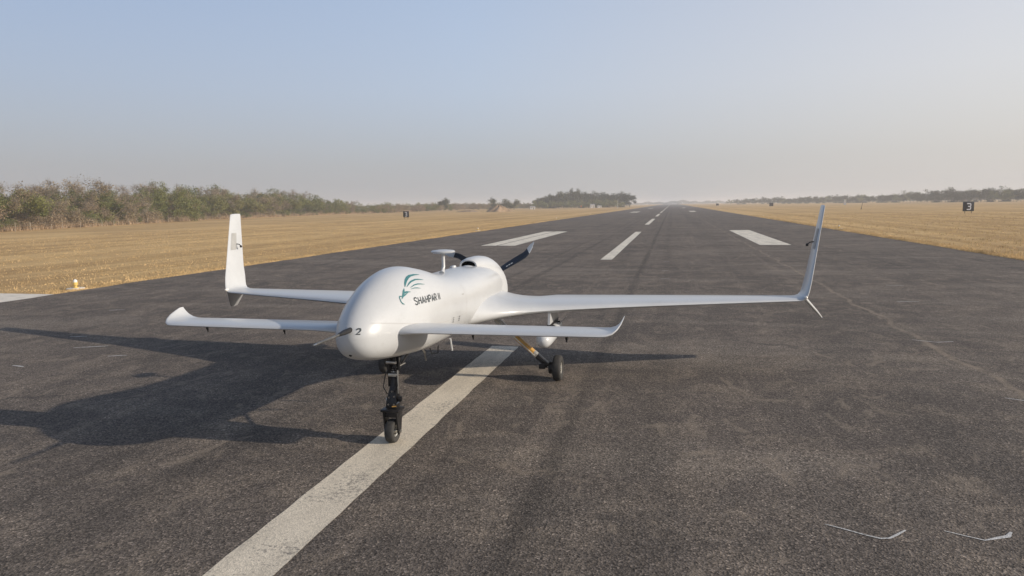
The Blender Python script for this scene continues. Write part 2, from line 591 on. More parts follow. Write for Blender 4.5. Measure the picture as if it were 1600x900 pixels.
Y0 = 5.47
_s = [0, .2, .3, .4, .55, .7, .9, 1.05, 1.22, 1.38, 1.52, 1.64, 1.8, 1.93, 2.07, 2.18]
f_hw = pchip(_s, [0, .115, .168, .215, .275, .335, .395, .425, .435, .435, .435, .43, .42, .395, .33, .25])
f_zt = pchip(_s, [1.24, 1.36, 1.42, 1.485, 1.58, 1.668, 1.762, 1.795, 1.74, 1.645, 1.595, 1.58, 1.58, 1.57, 1.50, 1.40])
f_zb = pchip(_s, [1.24, 1.12, 1.07, 1.03, .99, .96, .92, .89, .87, .86, .855, .855, .87, .90, .97, 1.06])
f_nu = pchip([0, .5, 1.0, 1.6, 2.18], [1.9, 1.85, 2.05, 2.6, 2.3])
ZM = 1.24
NLO = 2.6


def fus_side(Y, z):
    s = math.sqrt(max(Y - Y0, 0))
    hw, zt, zb, n = f_hw(s), f_zt(s), f_zb(s), f_nu(s)
    if z > ZM: q = min(1, (z - ZM) / (zt - ZM + 1e-9))
    else: q, n = min(1, (ZM - z) / (ZM - zb + 1e-9)), NLO
    return hw * (1 - q ** n) ** (1 / n)


def fus_ring(s, N=56):
    hw, zt, zb, nu = f_hw(s), f_zt(s), f_zb(s), f_nu(s)
    pts = []
    for k in range(N):
        a = 2 * math.pi * k / N
        c, d = math.cos(a), math.sin(a)
        n = nu if d >= 0 else NLO
        x = hw * math.copysign(abs(c) ** (2 / n), c)
        z = ZM + (zt - ZM if d >= 0 else ZM - zb) * math.copysign(abs(d) ** (2 / n), d)
        pts.append((x, Y0 + s * s, z))
    return pts
#END_FUS


rings = [fus_ring(s) for s in np.r_[np.linspace(.012, 1.1, 34), np.linspace(1.13, 2.18, 34)]]
fus = MB().rings(rings).build('fuselage', M['white'], uav, 179, ORG)


def side_strip(name, pts, w, mat, side=1, lift=.0035):
    """ribbon printed on the fuselage side; pts are (y, z), w width"""
    fine = []
    ws = w if isinstance(w, (list, tuple)) else [w] * len(pts)
    fw = []
    for i in range(len(pts) - 1):
        m = max(1, int(math.dist(pts[i], pts[i + 1]) / .03))
        for j in range(m):
            t = j / m
            fine.append((pts[i][0] * (1 - t) + pts[i + 1][0] * t, pts[i][1] * (1 - t) + pts[i + 1][1] * t))
            fw.append(ws[i] * (1 - t) + ws[i + 1] * t)
    fine.append(pts[-1]); fw.append(ws[-1])
    vs, fs = ribbon(fine, fw)
    v3 = []
    for (yy, zz, _) in vs:
        x = fus_side(yy, zz) + lift
        v3.append((side * x, yy, zz))
    return v3, fs


def prints(name, strokes, mat, parent, side=1):
    mb = MB()
    for pts, w in strokes:
        if name == 'bird_emblem': w = [q * .85 for q in w]
        v, f = side_strip(name, pts, w, mat, side)
        mb.add(v, f)
    return mesh(name, mb.v, mb.f, mat, parent, None, ORG)


# condensed lettering drawn as strokes on a unit cell (0..1, 0..1)
GLY = {
    'S': [[(.95, .86), (.7, 1.), (.3, 1.), (.05, .85), (.08, .66), (.9, .36), (.95, .16), (.7, 0), (.3, 0), (.05, .15)]],
    'H': [[(.08, 0), (.08, 1)], [(.92, 0), (.92, 1)], [(.08, .5), (.92, .5)]],
    'A': [[(.02, 0), (.5, 1), (.98, 0)], [(.22, .32), (.78, .32)]],
    'P': [[(.08, 0), (.08, 1)], [(.08, 1), (.75, 1), (.95, .86), (.95, .62), (.75, .48), (.08, .48)]],
    'R': [[(.08, 0), (.08, 1)], [(.08, 1), (.75, 1), (.95, .86), (.95, .62), (.75, .48), (.08, .48)], [(.5, .48), (.98, 0)]],
    'I': [[(.5, 0), (.5, 1)]],
    '2': [[(.05, .78), (.2, .97), (.5, 1.), (.85, .95), (.95, .72), (.8, .5), (.1, .05), (.98, .05)]],
    '3': [[(.05, 1), (.9, 1), (.95, .9), (.95, .6), (.85, .52), (.3, .52)], [(.85, .52), (.95, .42), (.95, .1), (.88, 0), (.05, 0)]],
}


def lettering(text, p0, ex, ez, cw, gap, stroke):
    """strokes in (y, z): p0 lower-left corner, ex advance direction, ez up vector (full cap height)"""
    out, x = [], 0.0
    for ch in text:
        if ch == ' ':
            x += cw * .6; continue
        w = cw * (.35 if ch == 'I' else 1)
        for st in GLY[ch]:
            out.append(([(p0[0] + ex[0] * (x + w * a) + ez[0] * b, p0[1] + ex[1] * (x + w * a) + ez[1] * b) for a, b in st], stroke))
        x += w + gap
    return out


# name on the side
L = lettering('SHAHPAR II', (6.205, 1.456), (.998, -.036), (.016, .064), .054, .015, .0125)
prints('lettering', L, M['ink'], fus)
# bird emblem: four feathers, body, head and hooked beak
B = [
    ([(6.206, 1.631), (6.25, 1.658), (6.306, 1.684), (6.37, 1.705), (6.433, 1.717), (6.515, 1.719), (6.613, 1.711)], [.006, .018, .022, .022, .020, .016, .004]),
    ([(6.233, 1.629), (6.30, 1.652), (6.358, 1.667), (6.448, 1.677), (6.509, 1.673), (6.592, 1.660)], [.004, .013, .015, .015, .013, .004]),
    ([(6.275, 1.616), (6.359, 1.632), (6.426, 1.635), (6.48, 1.629), (6.549, 1.618)], [.004, .011, .013, .011, .003]),
    ([(6.263, 1.603), (6.328, 1.606), (6.38, 1.601), (6.428, 1.591)], [.003, .009, .010, .003]),
    ([(6.178, 1.618), (6.142, 1.593), (6.106, 1.565), (6.056, 1.534)], [.006, .022, .024, .006]),
    ([(6.137, 1.582), (6.183, 1.585), (6.236, 1.579)], [.020, .018, .003]),
    ([(6.097, 1.555), (6.131, 1.563), (6.185, 1.577)], [.014, .012, .003]),
    ([(6.029, 1.545), (6.050, 1.558), (6.078, 1.556)], [.006, .014, .008]),
    ([(6.037, 1.553), (6.029, 1.530), (6.022, 1.510), (6.030, 1.492), (6.050, 1.482)], [.008, .014, .016, .018, .006]),
]
prints('bird_emblem', B, M['teal'], fus)
# panel gaps
for sd in (1, -1):
    prints('panel_seam', [([(5.60, 1.374), (5.66, 1.366), (5.80, 1.342), (5.94, 1.317), (6.25, 1.266), (6.55, 1.215), (6.9, 1.18), (7.6, 1.16)], .0035)], M['seam'], fus, sd)
    prints('panel_seam', [([(7.62, .93), (7.62, 1.15), (7.62, 1.5)], .0045)], M['seam'], fus, sd)
# little stencilled placards
for yy, zz in ((7.11, 1.135), (7.33, 1.118)):
    for j in range(3):
        prints('stencil_line', [([(yy - .022 + .003 * j, zz + .022 * j), (yy + .022 + .003 * j, zz + .022 * j - .002)], .010)], M['ink'], fus)
prints('stencil_line', [([(7.50, 1.392), (7.57, 1.388)], .012)], M['patch'], fus)

# nose: pitot boom, number and small port
mb = MB().tube([(0, 5.60, 1.325), (0, 5.38, 1.325), (0, 5.28, 1.322)], [.024, .024, .015], 14)
pit = mb.build('pitot_boom', M['black'], uav, 40, ORG)
MB().tube([(0, 5.28, 1.322), (0, 4.90, 1.318)], [.013, .010], 12).build('pitot_tube', M['gunmetal'], pit, 40, ORG)
MB().tube([(0, 4.90, 1.318), (0, 4.85, 1.318)], [.009, .005], 12).build('pitot_tip', M['steel'], pit, 40, ORG)


def nose_point(x, z):
    lo, hi = Y0, Y0 + 2
    for _ in range(40):
        m = (lo + hi) / 2
        if fus_side(m, z) >= abs(x): hi = m
        else: lo = m
    return hi


v2 = MB()
for st in GLY['2']:
    pts = [(.060 + a * .036, 1.288 + b * .050) for a, b in st]
    rv, rf = ribbon(pts, .011)
    v2.add([(x, nose_point(x, z) - .006, z) for x, z, _ in rv], rf)
mesh('number_two', v2.v, v2.f, M['ink'], fus, None, ORG)
py_ = nose_point(-.03, 1.085)
MB().lathe((-.03, py_ - .004, 1.085), (0, 1, .3), [(.014, 0), (.014, .03)], 14).build('static_port', M['hole'], fus, 40, ORG)


# ---- lifting surfaces
def foil(n=14, camber=.03):
    us = [0.5 * (1 - math.cos(math.pi * i / n)) for i in range(n + 1)]
    th = lambda u: 5 * (.2969 * math.sqrt(u) - .126 * u - .3516 * u * u + .2843 * u ** 3 - .1036 * u ** 4)
    up = [(u, th(u)) for u in us]
    lo = [(u, -th(u) * .75) for u in us[1:-1]][::-1]
    return up + lo          # LE -> TE over the top, back underneath


FOIL = foil()


def surface(name, st, parent, mat, side=1, smooth=60):
    """st: (x, yLE, z, chord, thickness, angle of span above horizontal)"""
    rr = []
    for x, yl, z, c, t, ph in st:
        nx, nz = -math.sin(R(ph)), math.cos(R(ph))
        rr.append([((x + nx * q * t) * side, yl + u * c, z + nz * q * t) for u, q in FOIL])
    return MB().rings(rr).build(name, mat, parent, smooth, ORG)


def TEx(x):
    return float(np.interp(x, [.0, .84, 1.05, 4.5], [10.30, 10.34, 10.56, 10.74]))


def wle(x):
    return pchip([.30, .42, .55, .75, 1.1, 1.5, 2.35, 3.2, 4.3, 4.6], [7.70, 8.02, 8.32, 8.60, 8.86, 9.06, 9.40, 9.69, 10.05, 10.15])(x)


for side in (1, -1):
    st = []
    for x in (.28, .34, .40, .46, .54, .64, .76, .84, .95, 1.05, 1.2, 1.5, 2.0, 2.6, 3.2, 3.8, 4.3, 4.52):
        c = TEx(x) - wle(x)
        t = np.interp(x, [.28, .34, .40, .46, .54, .64, .8, 1.0, 1.5, 3, 4.52], [.44, .395, .35, .315, .282, .25, .222, .198, .16, .105, .07])
        z = np.interp(x, [.28, .40, .54, .7, .9, 4.52], [1.06, 1.03, 1.008, .998, .995, 1.01])
        st.append((x, wle(x), z, c, t, 0))
    wing = surface('wing', st, uav, M['white'], side)
    # blended winglet
    st = []
    for x, z, ph in ((4.50, 1.010, 2), (4.56, 1.015, 12), (4.605, 1.03, 32), (4.64, 1.07, 55), (4.665, 1.13, 72), (4.70, 1.25, 76)):
        st.append((x, wle(x) if x < 4.6 else 10.15 + (z - 1.03) * .50, z, TEx(x) - wle(x) - (z - 1.01) * .1, .07 - (z - 1.01) * .08, ph))
    for q in np.linspace(0.15, 1, 8):
        x, z = 4.70 + .265 * q, 1.25 + 1.07 * q
        yl = 10.26 + q * .62
        ye = 10.80 + q * .38
        st.append((x, yl, z, ye - yl, .05 - .022 * q, 76))
    st.append((4.969, 10.95, 2.335, .22, .012, 76))
    wl_ = surface('winglet', st, wing, M['white'], side)
    # canted fin below the tip
    st = [(4.62, 10.17, 1.03, .58, .060, -46), (4.70, 10.30, .945, .48, .058, -46), (4.84, 10.52, .80, .34, .050, -46), (4.945, 10.70, .685, .20, .034, -46)]
    surface('ventral_fin', st, wing, M['white'], side)
    # grey patch and tiny camera arm on the inner face of the winglet
    def inner(uu, z, off):
        q = (z - 1.25) / 1.07
        yl, ye, t = 10.26 + q * .62, 10.80 + q * .38, .05 - .022 * q
        th = 5 * (.2969 * math.sqrt(uu) - .126 * uu - .3516 * uu * uu + .2843 * uu ** 3 - .1036 * uu ** 4)
        return (side * (4.70 + .265 * q - (th * t + off) * .97), yl + uu * (ye - yl), z + (th * t + off) * .24)
    pv_ = [inner(a, b, .004) for b in (1.70, 1.80, 1.90, 1.99) for a in (.16, .24, .33, .43, .53)]
    mesh('grey_patch', pv_, [(5 * i + j, 5 * i + j + 1, 5 * i + j + 6, 5 * i + j + 5) for i in range(3) for j in range(4)], M['patch'], wing, 60, ORG)
    px, pyy, pz = inner(.55, 1.80, 0)
    arm = MB().tube([(px + side * .01, pyy, pz), (px - side * .06, pyy - .01, pz - .01), (px - side * .10, pyy - .02, pz - .04)], [.008, .008, .008], 8)
    arm.lathe((px - side * .10, pyy - .02, pz - .045), (0, 0, 1), [(.018, -.02), (.022, 0), (.012, .02)], 10)
    arm.build('probe_arm', M['black'], wing, 40, ORG)
    # small lamp on the tip bend
    MB().lathe((side * 4.62, 10.16, 1.055), (0, 1, 0), [(.004, -.035), (.018, -.025), (.024, 0), (.02, .04)], 12).build('tip_lamp', M['glass'], wing, 60, ORG)
    # flap hinges below the trailing edge
    for x in (1.75, 2.75, 3.75):
        hy = TEx(x) - .2
        b = MB().box((side * x, hy, .965), (.018, .13, .045)).box((side * x, hy - .08, .945), (.02, .04, .03))
        b.build('hinge_bracket', M['alloy'], wing, 40, ORG)
    # flap joints drawn in the upper skin
    for xa, xb in ((.95, 2.7), (2.76, 4.4)):
        mb = MB()
        for i in range(8):
            x0, x1 = xa + (xb - xa) * i / 8, xa + (xb - xa) * (i + 1) / 8
            pts = []
            for x in (x0, x1):
                c = TEx(x) - wle(x); u = .76
                t = np.interp(x, [.8, 1.0, 1.5, 3, 4.52], [.23, .20, .16, .105, .07])
                th = 5 * (.2969 * math.sqrt(u) - .126 * u - .3516 * u * u + .2843 * u ** 3 - .1036 * u ** 4)
                z = np.interp(x, [.28, .5, .9, 4.52], [1.03, 1.005, .995, 1.01]) + th * t + .003
                pts.append((side * x, wle(x) + u * c, z))
            mb.add([pts[0], pts[1], (pts[1][0], pts[1][1] + .008, pts[1][2] - .001), (pts[0][0], pts[0][1] + .008, pts[0][2] - .001)], [(0, 1, 2, 3)])
        mesh('flap_seam', mb.v, mb.f, M['seam'], wing, None, ORG)

    # canard with upswept tip
    st = []
    for x, yl, z, c, t, ph in ((.20, 5.90, 1.225, .58, .15, 0), (.29, 5.865, 1.232, .60, .12, 2), (.37, 5.845, 1.24, .59, .095, 2), (.47, 5.842, 1.245, .555, .072, 0), (.60, 5.85, 1.247, .52, .060, 0),
                               (1.3, 5.86, 1.248, .50, .056, 0), (1.95, 5.87, 1.25, .49, .055, 0), (2.17, 5.875, 1.250, .48, .052, 0), (2.225, 5.89, 1.253, .46, .046, 8),
                               (2.275, 5.925, 1.267, .42, .038, 30), (2.312, 5.985, 1.294, .345, .028, 52), (2.337, 6.07, 1.325, .25, .019, 64), (2.352, 6.17, 1.353, .14, .012, 70), (2.360, 6.245, 1.372, .06, .006, 72)):
        st.append((x, yl, z, c, t, ph))
    can = surface('canard', st, uav, M['white'], side)
    for x in (.98, 1.86):
        MB().tube([(side * x, 6.02, 1.225), (side * x, 6.03, 1.165)], [.009, .006], 8).lathe((side * x, 6.02, 1.20), (0, 0, 1), [(.012, -.01), (.012, .02)], 8).build('hinge_pin', M['black'], can, 40, ORG)

# ---- engine cowling on the back of the fuselage
cow = []
cs = [(9.16, .125, 1.650, 1.565, 1.50), (9.20, .142, 1.668, 1.56, 1.48), (9.33, .160, 1.680, 1.53, 1.40), (9.58, .204, 1.680, 1.45, 1.25), (9.83, .268, 1.662, 1.30, 1.1),
      (10.03, .312, 1.61, 1.18, .98), (10.15, .320, 1.55, 1.12, .95), (10.25, .298, 1.475, 1.1, .97), (10.30, .25, 1.41, 1.1, 1.0)]
fc = [pchip([c[0] for c in cs], [c[i] for c in cs]) for i in (1, 2, 3, 4)]
for yy in list(np.linspace(9.16, 9.22, 4)) + list(np.linspace(9.3, 10.1, 12)) + list(np.linspace(10.14, 10.3, 7)):
    hw, zt, zc, zb = [f(yy) for f in fc]
    r = []
    for k in range(40):
        a = 2 * math.pi * k / 40
        c, d = math.cos(a), math.sin(a)
        r.append((hw * math.copysign(abs(c) ** .9, c), yy, zc + (zt - zc if d > 0 else zc - zb) * math.copysign(abs(d) ** .9, d)))
    cow.append(r)
inner = [[(p[0] * .82, p[1] + .004, 1.57 + (p[2] - 1.57) * .84) for p in cow[0]], [(p[0] * .80, p[1] + .16, 1.57 + (p[2] - 1.57) * .80) for p in cow[0]]]
cowl = MB().rings(cow, False).build('engine_cowling', M['white'], uav, 60, ORG)
MB().rings([cow[0], inner[0]], False).build('intake_lip', M['white'], cowl, 60, ORG)
MB().rings(inner, False).add(inner[1], [tuple(range(40))]).build('intake_duct', M['hole'], cowl, 60, ORG)
MB().rings([cow[-1], [(p[0] * .55, p[1] + .05, 1.29 + (p[2] - 1.29) * .55) for p in cow[-1]]]).build('cowling_back', M['white'], cowl, 60, ORG)
# white chin shaped as the lower lip of the intake, and filler cap beside it
MB().lathe((0.01, 9.14, 1.585), (0, .3, 1), [(.105, -.09), (.10, -.04), (.07, -.018), (.02, -.01)], 24).build('intake_chin', M['white'], cowl, 60, ORG)
MB().lathe((-.16, 8.95, 1.575), (-.3, 0, 1), [(.05, -.03), (.045, .01), (.02, .02)], 16).build('filler_cap', M['white'], cowl, 60, ORG)

# ---- propeller
PH = (0, 10.45, 1.31)
prop = MB().lathe((0, 10.33, 1.31), (0, 1, 0), [(.11, 0), (.12, .20), (.11, .28), (.06, .38), (.01, .43)], 24).build('propeller', M['white'], uav, 40, ORG)
for ang in (30, 150, 270):
    ca, sa = math.cos(R(ang)), math.sin(R(ang))
    def brings(r0, r1, n):
        out = []
        for i in range(n):
            q = r0 + (r1 - r0) * i / (n - 1)
            u = (q - .1) / .72
            ch = float(np.interp(u, [0, .2, .55, .85, .95, 1.0], [.10, .125, .125, .10, .075, .03]))
            tw = R(float(np.interp(u, [0, 1], [52, 22])))
            sweep = .10 * max(0, u - .72) ** 1.3 / .19
            rr_ = []
            for uu, tt in FOIL:
                a, b = (uu - .4) * ch + sweep, tt * ch * .16
                tang, axial = a * math.cos(tw) - b * math.sin(tw), a * math.sin(tw) + b * math.cos(tw)
                rr_.append((ca * q - sa * -tang * -1, PH[1] + axial * .8, PH[2] + sa * q + ca * tang * -1 * -1))
            out.append(rr_)
        return out
    bl = MB().rings(brings(.1, .70, 14)).build('blade', M['blade'], prop, 50, ORG)
    mk = MB()
    for d0 in (.30, .345, .39):
        c0 = (ca * d0, 0, sa * d0)
        mk.box((c0[0], PH[1] - .055, PH[2] + c0[2]), (.03, .004, .012), Matrix.Rotation(-R(ang), 3, 'Y'))
    mk.build('blade_print', M['tip'], prop, None, ORG)
    MB().rings(brings(.702, .845, 8)).build('blade_tip', M['tip'], prop, 50, ORG)

# ---- antenna
mast = MB().tube([(0, 8.02, 1.58), (0, 8.06, 1.60), (0, 8.09, 1.66), (0, 8.09, 1.83)], [.035, .026, .022, .021], 14).build('antenna_mast', M['white'], uav, 40, ORG)
MB().lathe((0, 8.09, 1.82), (0, 0, 1), [(.02, 0), (.12, .006), (.150, .02), (.152, .03), (.13, .042), (.06, .05), (.005, .052)], 32).build('antenna_disc', M['white'], mast, 40, ORG)

# ---- belly aerials
MB().tube([(.12, 6.95, .86), (.12, 7.02, .80), (.12, 7.05, .70)], [.012, .011, .009], 8).build('belly_aerial', M['steel'], uav, 40, ORG)
MB().tube([(.30, 7.38, .89), (.30, 7.44, .74)], [.014, .012], 8).build('belly_aerial', M['white'], uav, 40, ORG)
MB().tube([(.22, 6.92, .87), (.21, 7.0, .79), (.26, 7.06, .79), (.28, 7.02, .88)], .006, 6).build('tie_down_loop', M['black'], uav, 40, ORG)


# ---- undercarriage
def wheel(parent, c, r, w, rim_r):
    c = Vector(c)
    prof = [(rim_r, -.36 * w), (rim_r * 1.12, -.46 * w), (r * .86, -.5 * w), (r * .95, -.43 * w), (r * .99, -.28 * w), (r, -.1 * w), (r, .1 * w), (r * .99, .28 * w), (r * .95, .43 * w), (r * .86, .5 * w), (rim_r * 1.12, .46 * w), (rim_r, .36 * w)]
    MB().lathe(c, (1, 0, 0), prof + [prof[0]], 36, False).build('tyre', M['rubber'], parent, 50, ORG)
    MB().lathe(c, (1, 0, 0), [(rim_r * .25, -.40 * w), (rim_r * .3, -.34 * w), (rim_r * .75, -.28 * w), (rim_r * .99, -.37 * w), (rim_r * .99, .37 * w), (rim_r * .75, .28 * w), (rim_r * .3, .34 * w), (rim_r * .25, .44 * w)], 28).build('rim', M['alloy'], parent, 40, ORG)
    nuts = MB()
    for k in range(5):
        a = 2 * math.pi * k / 5
        nuts.lathe(c + Vector((0, math.cos(a), math.sin(a))) * rim_r * .55, (1, 0, 0), [(.008, -.36 * w), (.008, .36 * w)], 6)
    nuts.build('wheel_bolts', M['black'], parent, 40, ORG)


ng = empty('nose_gear', (0, 0, 0)); ng.parent = uav
wheel(ng, (0, 6.34, .122), .122, .095, .06)
for s in (-1, 1):
    b = MB()
    b.add([(s * .062, 6.28, .33), (s * .062, 6.43, .33), (s * .062, 6.385, .10), (s * .062, 6.315, .09), (s * .078, 6.28, .33), (s * .078, 6.43, .33), (s * .078, 6.385, .10), (s * .078, 6.315, .09)],
          [(0, 1, 2, 3), (4, 7, 6, 5), (0, 4, 5, 1), (1, 5, 6, 2), (2, 6, 7, 3), (3, 7, 4, 0)])
    b.build('fork_leg', M['black'], ng, 40, ORG)
MB().tube([(-.095, 6.34, .122), (.095, 6.34, .122)], .014, 10).build('axle', M['steel'], ng, 40, ORG)
bevel(MB().box((0, 6.36, .342), (.20, .17, .028)).box((0, 6.36, .30), (.16, .12, .06)).build('fork_crown', M['black'], ng, 40, ORG), .006)
b = MB()
b.rings([[(x * .062, 6.38 + y_ * .06, .36) for x, y_ in ((-1, -1), (1, -1), (1, 1), (-1, 1))], [(x * .055, 6.39 + y_ * .055, .45) for x, y_ in ((-1, -1), (1, -1), (1, 1), (-1, 1))],
         [(x * .036, 6.42 + y_ * .04, .56) for x, y_ in ((-1, -1), (1, -1), (1, 1), (-1, 1))], [(x * .034, 6.43 + y_ * .038, .60) for x, y_ in ((-1, -1), (1, -1), (1, 1), (-1, 1))]])
bevel(b.build('lower_housing', M['black'], ng, 40, ORG), .008)
MB().tube([(0, 6.42, .56), (0, 6.45, .68)], [.040, .038], 16).build('steering_collar', M['black'], ng, 40, ORG)
bevel(MB().box((-.045, 6.44, .63), (.035, .06, .13)).build('side_bracket', M['black'], ng, 40, ORG), .005)
MB().tube([(0, 6.44, .64), (0, 6.52, .95)], [.030, .033], 14).build('strut', M['gunmetal'], ng, 40, ORG)
MB().tube([(.03, 6.40, .66), (.035, 6.36, .78), (.02, 6.42, .92)], [.012, .014, .012], 10).build('torque_link', M['black'], ng, 40, ORG)
MB().tube([(-.035, 6.42, .66), (-.04, 6.38, .80), (-.03, 6.42, .92)], [.012, .014, .012], 10).build('torque_link', M['black'], ng, 40, ORG)
MB().tube([(0, 6.50, .70), (0, 6.95, .88)], [.014, .014], 10).build('drag_brace', M['black'], ng, 40, ORG)
MB().tube([(.085, 6.33, .43), (.05, 6.34, .40), (-.05, 6.34, .41), (-.06, 6.36, .46)], .007, 6).build('brake_hose', M['steel'], ng, 40, ORG)
bevel(MB().box((.085, 6.36, .455), (.035, .04, .05)).box((.055, 6.38, .435), (.05, .03, .03)).build('steering_arm', M['black'], ng, 40, ORG), .004)
MB().tube([(.055, 6.33, .385), (.01, 6.325, .38)], .008, 8).build('brass_fitting', M['gold'], ng, 40, ORG)
for zz in np.linspace(.665, .80, 7):
    MB().lathe((0, 6.445 + (zz - .64) * .26, zz), (0, .25, 1), [(.032, -.007), (.044, -.004), (.044, .004), (.032, .007)], 16, False).build('spring_coil', M['steel'], ng, 40, ORG)
MB().tube([(.048, 6.405, .50), (.052, 6.40, .62), (.045, 6.42, .74)], [.010, .010, .008], 8).build('hydraulic_cylinder', M['alloy'], ng, 40, ORG)
MB().tube([(-.05, 6.36, .50), (-.085, 6.34, .58), (-.07, 6.37, .70), (-.02, 6.41, .80)], .006, 6).build('brake_hose', M['black'], ng, 40, ORG)
MB().tube([(.03, 6.33, .52), (.075, 6.33, .60), (.05, 6.37, .72), (.03, 6.42, .86)], .005, 6).build('cable', M['black'], ng, 40, ORG)
for xx, zz in ((-.03, .40), (.03, .40), (-.025, .47), (.028, .48), (0, .53)):
    MB().lathe((xx, 6.322 + (zz - .36) * .22, zz), (0, -1, 0), [(.010, -.01), (.010, .008)], 6).build('bolt', M['steel'], ng, 40, ORG)
for sd in (-1, 1):
    MB().lathe((sd * .082, 6.34, .122), (sd, 0, 0), [(.020, -.006), (.020, .010), (.010, .014)], 6).build('axle_nut', M['steel'], ng, 40, ORG)
bevel(MB().box((-.01, 6.47, .80), (.10, .07, .16)).build('actuator_body', M['black'], ng, 40, ORG), .012)
MB().tube([(-.045, 6.40, .70), (-.05, 6.41, .93)], [.018, .018], 10).build('lock_link', M['black'], ng, 40, ORG)
MB().tube([(.055, 6.42, .74), (.05, 6.46, .93)], [.015, .015], 10).build('lock_link', M['black'], ng, 40, ORG)
bevel(MB().box((.012, 6.37, .70), (.10, .022, .03)).build('link_plate', M['alloy'], ng, 40, ORG), .004)
bevel(MB().box((0, 6.37, .83), (.11, .03, .024)).build('link_plate', M['steel'], ng, 40, ORG), .004)
MB().tube([(.02, 6.43, .76), (.10, 6.50, .80)], .006, 6).build('cable', M['alloy'], ng, 40, ORG)
for side in (1, -1):
    g = empty('main_gear', (0, 0, 0)); g.parent = uav
    wheel(g, (side * 1.27, 9.10, .175), .175, .115, .085)
    def flat(p, q, w, t):
        p, q = Vector(p), Vector(q)
        d = (q - p).normalized(); s_ = Vector((0, 1, 0)); n_ = d.cross(s_)
        vs = [a + s_ * (i * w / 2) + n_ * (j * t / 2) for a in (p, q) for i, j in ((-1, -1), (1, -1), (1, 1), (-1, 1))]
        return MB().add(vs, [(0, 1, 2, 3), (4, 7, 6, 5), (0, 4, 5, 1), (1, 5, 6, 2), (2, 6, 7, 3), (3, 7, 4, 0)])
    A, Bp = Vector((side * .30, 9.10, .93)), Vector((side * 1.12, 9.10, .215))
    at = lambda t: A.lerp(Bp, t)
    bevel(flat(at(-.05), at(.47), .115, .055).build('upper_leg', M['white'], g, 40, ORG), .012)
    bevel(flat(at(.44), at(.80), .11, .06).build('leg_spring', M['gold'], g, 40, ORG), .014)
    bevel(flat(at(.765), at(.83), .11, .062).build('leg_clamp', M['alloy'], g, 40, ORG), .008)
    bevel(flat(at(.82), at(1.02), .10, .065).build('axle_block', M['black'], g, 40, ORG), .01)
    MB().tube([at(.05) + Vector((0, -.07, .0)), at(.80) + Vector((0, -.065, -.01))], .009, 8).build('brake_pipe', M['alloy'], g, 40, ORG)
    MB().lathe((side * 1.19, 9.10, .175), (side, 0, 0), [(.07, -.045), (.085, -.035), (.085, .02), (.06, .03)], 20).build('brake_disc', M['black'], g, 40, ORG)
    bevel(MB().box((side * 1.06, 9.05, .20), (.09, .05, .07)).build('brake_caliper', M['black'], g, 40, ORG), .008)
    MB().tube([(side * 1.10, 9.10, .185), (side * 1.30, 9.10, .175)], .02, 10).build('axle', M['steel'], g, 40, ORG)

# ---- store under the wing on the sunlit side
pyl = MB()
pyl.rings([[(1.165, 8.98, 1.0), (1.195, 8.98, 1.0), (1.20, 9.55, 1.0), (1.16, 9.55, 1.0)], [(1.165, 8.92, .80), (1.195, 8.92, .80), (1.20, 9.62, .80), (1.16, 9.62, .80)]])
pyl = pyl.build('pylon', M['white'], uav, 40, ORG)
bevel(MB().box((1.18, 9.25, .785), (.06, .62, .035)).build('rack', M['black'], pyl, 40, ORG), .006)
for yy in (8.98, 9.42):
    MB().box((1.18, yy, .765), (.15, .03, .02)).box((1.11, yy, .75), (.012, .02, .045)).box((1.25, yy, .75), (.012, .02, .045)).build('sway_brace', M['black'], pyl, 40, ORG)
MB().lathe((1.18, 9.05, .665), (0, 1, 0), [(.1095, -.03), (.1105, -.02), (.1105, .05), (.1095, .06)], 32, False).build('suspension_band', M['black'], pyl, 40, ORG)
pod = MB().lathe((1.18, 8.42, .665), (0, 1, 0), [(.004, 0), (.05, .012), (.085, .05), (.103, .12), (.108, .22), (.108, .85), (.098, 1.05), (.066, 1.28), (.05, 1.36)], 32).build('wing_pod', M['white'], uav, 40, ORG)
for k in range(4):
    a = math.pi / 4 + k * math.pi / 2
    d = Vector((math.cos(a), 0, math.sin(a))); t_ = Vector((-math.sin(a), 0, math.cos(a))) * .004
    c = Vector((1.18, 0, .665))
    q = [c + d * .06 + Vector((0, 9.48, 0)), c + d * .17 + Vector((0, 9.60, 0)), c + d * .17 + Vector((0, 9.76, 0)), c + d * .05 + Vector((0, 9.76, 0))]
    mesh('tail_fin', [p + t_ for p in q] + [p - t_ for p in q], [(0, 1, 2, 3), (7, 6, 5, 4), (0, 4, 5, 1), (1, 5, 6, 2), (2, 6, 7, 3), (3, 7, 4, 0)], M['patch'], pod, None, ORG)

# parts that were built with an Empty in between sit in aircraft coordinates already
# ------------------------------------------------------------------ airfield furniture
def edge_light(x, y, label, pad=True):
    e = empty('runway_light', (x, y, -.02)); e.rotation_euler = (0, 0, random.uniform(0, 3))
    tag(e, label, 'light', 'elevated runway edge lights')
    if pad:
        MB().lathe((0, 0, 0), (0, 0, 1), [(.33, 0), (.33, .04), (.31, .05)], 28).build('concrete_base', M['concrete'], e, 40)
    MB().lathe((0, 0, .05), (0, 0, 1), [(.10, 0), (.10, .02), (.055, .03), (.055, .10), (.085, .11), (.085, .20), (.095, .205), (.095, .225)], 22).build('lamp_body', M['yellow'], e, 40)
    MB().lathe((0, 0, .272), (0, 0, 1), [(.075, 0), (.078, .04), (.066, .085), (.035, .115), (.004, .122)], 22).build('lamp_dome', M['glass'], e, 60)
    e.scale = (.8, .8, .8)
    return e


